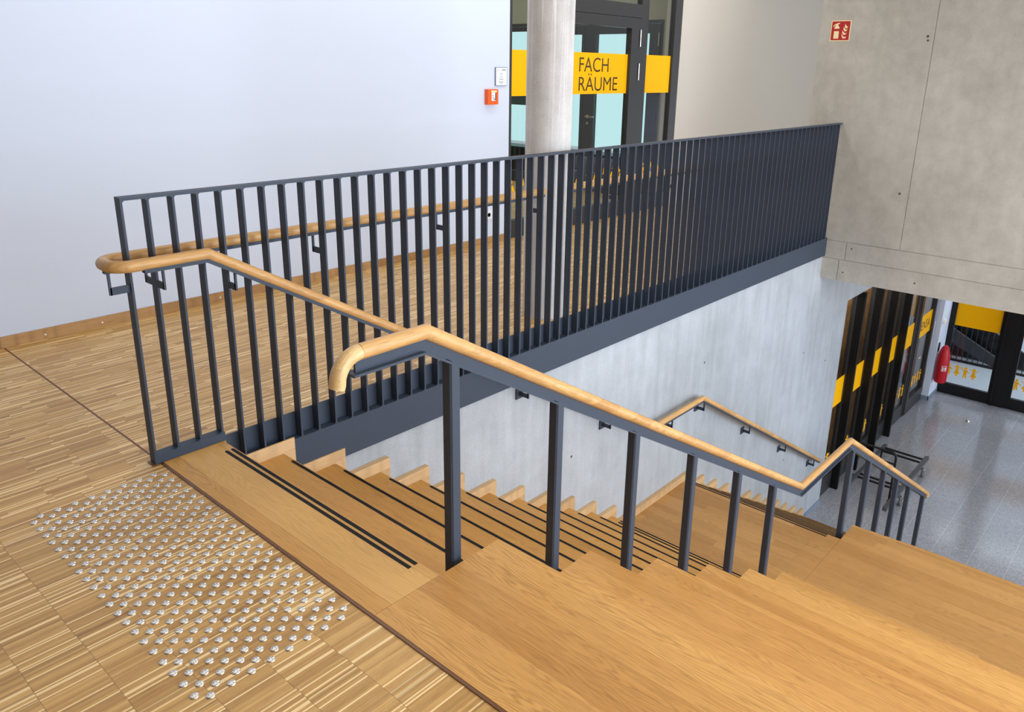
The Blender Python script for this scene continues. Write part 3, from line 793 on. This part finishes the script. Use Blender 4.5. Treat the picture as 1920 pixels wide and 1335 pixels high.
# red covered fire extinguisher hanging on the pier
fx = thing('covered_fire_extinguisher', 'fire extinguisher under a red fabric cover hanging on the pier', 'fire extinguisher', (13.51, .56, F + .4))
EZ = .36; EY = .672 - .118; e = MB(); N = 28; rings = []
for (r, h, sx) in ((.02, EZ, 1), (.096, EZ + .004, 1), (.110, EZ + .05, 1), (.112, EZ + .34, 1), (.104, EZ + .50, 1), (.080, EZ + .60, 1.), (.058, EZ + .66, 1.1), (.025, EZ + .695, 1.), (.008, EZ + .70, 1)):
    rings.append([e.bm.verts.new((13.51 + sx * r * math.cos(2 * math.pi * k / N) * (1 + .03 * math.sin(5 * 2 * math.pi * k / N)), EY + r * .95 * math.sin(2 * math.pi * k / N), F + h)) for k in range(N)])
for A, B in zip(rings, rings[1:]):
    for k in range(N): e.bm.faces.new((A[k], A[(k + 1) % N], B[(k + 1) % N], B[k]))
e.bm.faces.new(rings[0][::-1]); e.bm.faces.new(rings[-1])
cv = e.build('cover', 'red', fx, smooth=True)
MB().box(13.48, 13.54, .655, .6715, F + EZ + .56, F + EZ + .72).build('hook', 'blackm', fx)
# white pictogram square on the cover, facing the stair
e = MB()
def on_cover(u, v, s=.1145):
    a = math.radians(208) + u / .113
    return Vector((13.51 + s * math.cos(a), EY + s * .95 * math.sin(a), F + v))
def patch(u0, u1, v0, v1):
    n = 6
    for q in range(n):
        a, b_ = u0 + (u1 - u0) * q / n, u0 + (u1 - u0) * (q + 1) / n
        P = [on_cover(a, v0), on_cover(b_, v0), on_cover(b_, v1), on_cover(a, v1)]
        O = [on_cover(a, v0, .1160), on_cover(b_, v0, .1160), on_cover(b_, v1, .1160), on_cover(a, v1, .1160)]
        vs = [e.bm.verts.new(p) for p in P]; vo = [e.bm.verts.new(p) for p in O]
        e.bm.faces.new(vo); e.bm.faces.new(vs[::-1])
        for k in range(4): e.bm.faces.new((vs[k], vs[(k + 1) % 4], vo[(k + 1) % 4], vo[k]))
q_ = EZ + .24
patch(-.04, .05, q_ + .10, q_ + .105); patch(-.04, .05, q_, q_ + .005); patch(-.04, -.035, q_, q_ + .10); patch(.045, .05, q_, q_ + .10)
patch(-.026, -.004, q_ + .015, q_ + .06); patch(-.024, -.006, q_ + .067, q_ + .085); patch(.012, .036, q_ + .02, q_ + .08)
e.build('pictogram', 'white', cv)

# ---- entrance doors at the end of the lower hall
XD_ = 14.0
dd = []
for k, (ya, yb_, lab) in enumerate(((-.20, .655, 'entrance door beside the red extinguisher cover'), (-1.72, -.43, 'wide entrance door at the right edge of the picture'))):
    dn = sthing('door_%d' % (4 + k), (XD_, (ya + yb_) / 2, F), lab, 'door'); dd.append(dn)
    yz_frame(XD_ - .03, XD_ + .04, ya, yb_, F + .005, -.9, .05, .075, .20, .1, 'door_leaf', dn, 'blackm')
    MB().box(XD_, XD_ + .008, ya + .05, yb_ - .075, F + .205, -1.0).build('door_pane', 'glass2', dn)
    MB().box(XD_ - .004, XD_ - .001, ya + .052, yb_ - .077, -2.665, -2.225).build('yellow_band', 'yellow', dn)
    n = int((yb_ - ya - .2) / .137)
    for q in range(n):
        blob(girl if q % 2 else boy, (yb_ - .115 - q * .137, F + .47, XD_ - .004), dn, 'x', 'figure_sticker', sx=-1)
b = MB(); b.box(XD_ - .05, XD_ + .06, -.43, -.20, F + .001, -.9); b.box(XD_ - .075, XD_ - .05, -.245, -.205, F + .001, -.9); b.box(XD_ - .03, XD_ + .05, .655, .672, F, -.9)
b.box(XD_ - .03, XD_ + .05, -7.2, -1.72, F, -.9)
struct(b.build('trim_3', 'blackm', bevel=.002))
b = MB(); b.box(XD_ - .05, XD_ + .1, -7.2, .672, -.9, -.35); struct(b.build('wall_above_entrance', 'conc'))
# floor stop
b = MB(); b.lathe([(.03, 0), (.028, .02), (.018, .03)], (12.9, -.11, F + .0005), 16)
tag(b.build('door_stop', 'stainless', smooth=True), 'small round steel door stop on the grey tiles before the entrance', 'door stop')
# beyond the doors: paved lobby and a dark stair with upright bars
b = MB(); b.box(14.06, 20, -5, 2.5, F - .2, F); struct(b.build('floor_outside', 'outside'))
b = MB(); b.box(18.8, 18.9, -5, 2.5, F, 1.0); struct(b.build('wall_outside', 'wallw'))
os_ = thing('outer_stair', 'dark stair with upright bars seen through the entrance doors', 'stairs', (16, 0, F))
e = MB(); e.prism([(1.6, -3.04), (-.2, -3.94), (.15, -3.985), (.39, -3.91), (1.6, -3.38)], 'x', 16.1, 16.16); e.build('stringer', 'graypanel', os_)
e = MB(); e.prism([(2.2, -2.237), (-.6, -3.805), (-1.0, F + .02), (2.2, F + .02)], 'x', 16.3, 16.38); e.build('upper_flight', 'blackm', os_)
for k in range(36):
    y = 1.60 - k * .098
    MB().box(16.0, 16.02, y, y + .014, F + .02, F + 1.9).build('baluster', 'frame', os_)
MB().box(15.97, 16.05, -2.1, 1.8, F + .001, F + .03).build('foot_rail', 'blackm', os_)

# ================================================================== TROLLEY
tr = thing('trolley', 'low black tubular transport trolley with castors on the grey tiles below the stair', 'trolley', (9.9, .25, F))
zt = F + .175
MB().box(8.72, 10.68, -.065, -.01, zt - .05, zt).build('side_beam', 'graypanel', tr, bevel=.004)
MB().box(9.05, 10.66, .53, .58, zt - .05, zt).build('side_beam', 'graypanel', tr, bevel=.004)
for x in (10.56, 10.43, 9.47, 9.36):
    MB().tube([(x, -.012, zt - .02), (x, .532, zt - .02)], .017, 12).build('cross_tube', 'blackm', tr, smooth=True)
for (x, y) in ((10.30, -.095), (10.42, .555), (9.42, .62), (9.24, -.10)):
    c = (x, y, F + .064)
    wh = MB().lathe([(.03, -.016), (.059, -.016), (.064, -.009), (.064, .009), (.059, .016), (.03, .016)], c, 28, 'y').build('castor', 'rubber', tr, smooth=True)
    MB().lathe([(.008, -.018), (.032, -.016), (.032, .016), (.008, .018)], c, 20, 'y').build('hub', 'stainless', wh, smooth=True)
    e = MB(); e.box(x - .022, x + .022, y - .024, y - .019, F + .05, F + .127); e.box(x - .022, x + .022, y + .019, y + .024, F + .05, F + .127); e.box(x - .03, x + .03, y - .024, y + .024, F + .12, F + .127)
    e.build('fork', 'stainless', wh)
    MB().box(x - .04, x + .04, min(y, y + (.04 if y < 0 else -.04)) - .0, max(y, y + (.05 if y < 0 else -.05)), F + .127, zt - .045).build('mount', 'graypanel', tr)
hx = 9.12; z0 = F + .16; z1 = F + .79
e = MB(); rad = .07
def arc2(cy, cz, a0, a1): return [Vector((hx, cy + rad * math.cos(a0 + (a1 - a0) * k / 6), cz + rad * math.sin(a0 + (a1 - a0) * k / 6))) for k in range(7)]
y0_, y1_ = .02, .56
pp = [Vector((hx, y0_, z0 - .09))] + arc2(y0_ + rad, z1 - rad, math.pi, math.pi / 2) + arc2(y1_ - rad, z1 - rad, math.pi / 2, 0) + [Vector((hx, y1_, z0 - .05))]
b2 = MB(); ring = []
nn = 12
for i, p in enumerate(pp):
    a = (pp[i] - pp[i - 1]).normalized() if i else (pp[1] - pp[0]).normalized()
    c = (pp[i + 1] - pp[i]).normalized() if i < len(pp) - 1 else a
    t = (a + c).normalized(); u = Vector((1, 0, 0)).cross(t)
    ring.append([b2.bm.verts.new(p + Vector((1, 0, 0)) * .016 * math.cos(2 * math.pi * q / nn) + u * .016 * math.sin(2 * math.pi * q / nn)) for q in range(nn)])
for A, B in zip(ring, ring[1:]):
    for q in range(nn): b2.bm.faces.new((A[q], A[(q + 1) % nn], B[(q + 1) % nn], B[q]))
b2.bm.faces.new(ring[0][::-1]); b2.bm.faces.new(ring[-1])
b2.build('push_handle', 'blackm', tr, smooth=True)
b3 = MB(); b3.tube([(hx, y0_, F + .63), (hx, .21, F + .63)], .013, 10); b3.cyl((hx, .21, F + .63), .013, .155, 'z', 12); b3.build('handle_crossbar', 'blackm', tr, smooth=True)
MB().box(hx - .03, hx + .03, y0_ - .02, y0_ + .02, F + .06, F + .085).build('handle_foot', 'blackm', tr)

# ================================================================== LIGHT
def area(name, loc, rot, sx, sy, power, color):
    l = bpy.data.lights.new(name, 'AREA'); l.shape = 'RECTANGLE'; l.size = sx; l.size_y = sy; l.energy = power; l.color = color
    o = bpy.data.objects.new(name, l); COL.objects.link(o); o.location = loc; o.rotation_euler = rot; return o
# tall window front on the seating side (daylight)
area('daylight_upper_window', (5.6, -7.15, 1.4), (math.radians(90), 0, 0), 13.5, 3.4, 980, (.76, .87, 1.0))
area('daylight_lower_window', (7.5, -7.15, -2.2), (math.radians(90), 0, 0), 13, 3.0, 520, (.78, .88, 1.0))
# added warm fill from above, not actual luminaires
area('upper_hall_fill', (2.5, -2.8, 3.27), (0, 0, 0), 6, 3.5, 90, (1.0, .93, .84))
area('passage_fill', (4.5, 1.8, 3.27), (0, 0, 0), 9, .5, 62, (1.0, .95, .88))  # added fill that lifts the passage floor and wall
area('corridor_fill', (5.9, 5.0, 3.2), (0, 0, 0), 1.5, 3, 35, (1, .97, .9))  # added fill for the corridor behind the glazing
area('canteen_fill', (10.6, 1.03, TOPZ - .02), (0, 0, 0), 4, .2, 36, (1, .95, .88))  # added fill to brighten the slat wall behind the panes
area('outside_daylight', (16.5, -1.5, 1.3), (0, 0, 0), 4, 5, 480, (.88, .94, 1.0))

wd = bpy.data.worlds.new('world'); S.world = wd; wd.use_nodes = True
bg = wd.node_tree.nodes['Background']; bg.inputs[0].default_value = (.85, .92, 1, 1); bg.inputs[1].default_value = .6

# ================================================================== CAMERA
f, yaw, pit, rol = 1455.396, .7168, -.3011, .0182
fw = Vector((math.cos(pit) * math.cos(yaw), math.cos(pit) * math.sin(yaw), math.sin(pit)))
r0 = Vector((math.sin(yaw), -math.cos(yaw), 0)); u0 = r0.cross(fw)
rr = r0 * math.cos(rol) + u0 * math.sin(rol); uu = -r0 * math.sin(rol) + u0 * math.cos(rol)
cam = bpy.data.cameras.new('camera'); co_ = bpy.data.objects.new('camera', cam); COL.objects.link(co_)
mt = Matrix((rr, uu, -fw)).transposed().to_4x4(); mt.translation = Vector((-1.2185, -2.3776, 1.629)); co_.matrix_world = mt
cam.sensor_fit = 'HORIZONTAL'; cam.sensor_width = 36; cam.lens = f / 1920 * 36
cam.shift_x = -27.6102 / 1920; cam.shift_y = -86.1555 / 1920; cam.clip_start = .05
S.camera = co_
S.view_settings.view_transform = 'Standard'; S.view_settings.look = 'None'; S.view_settings.gamma = 1; S.view_settings.exposure = 0.0
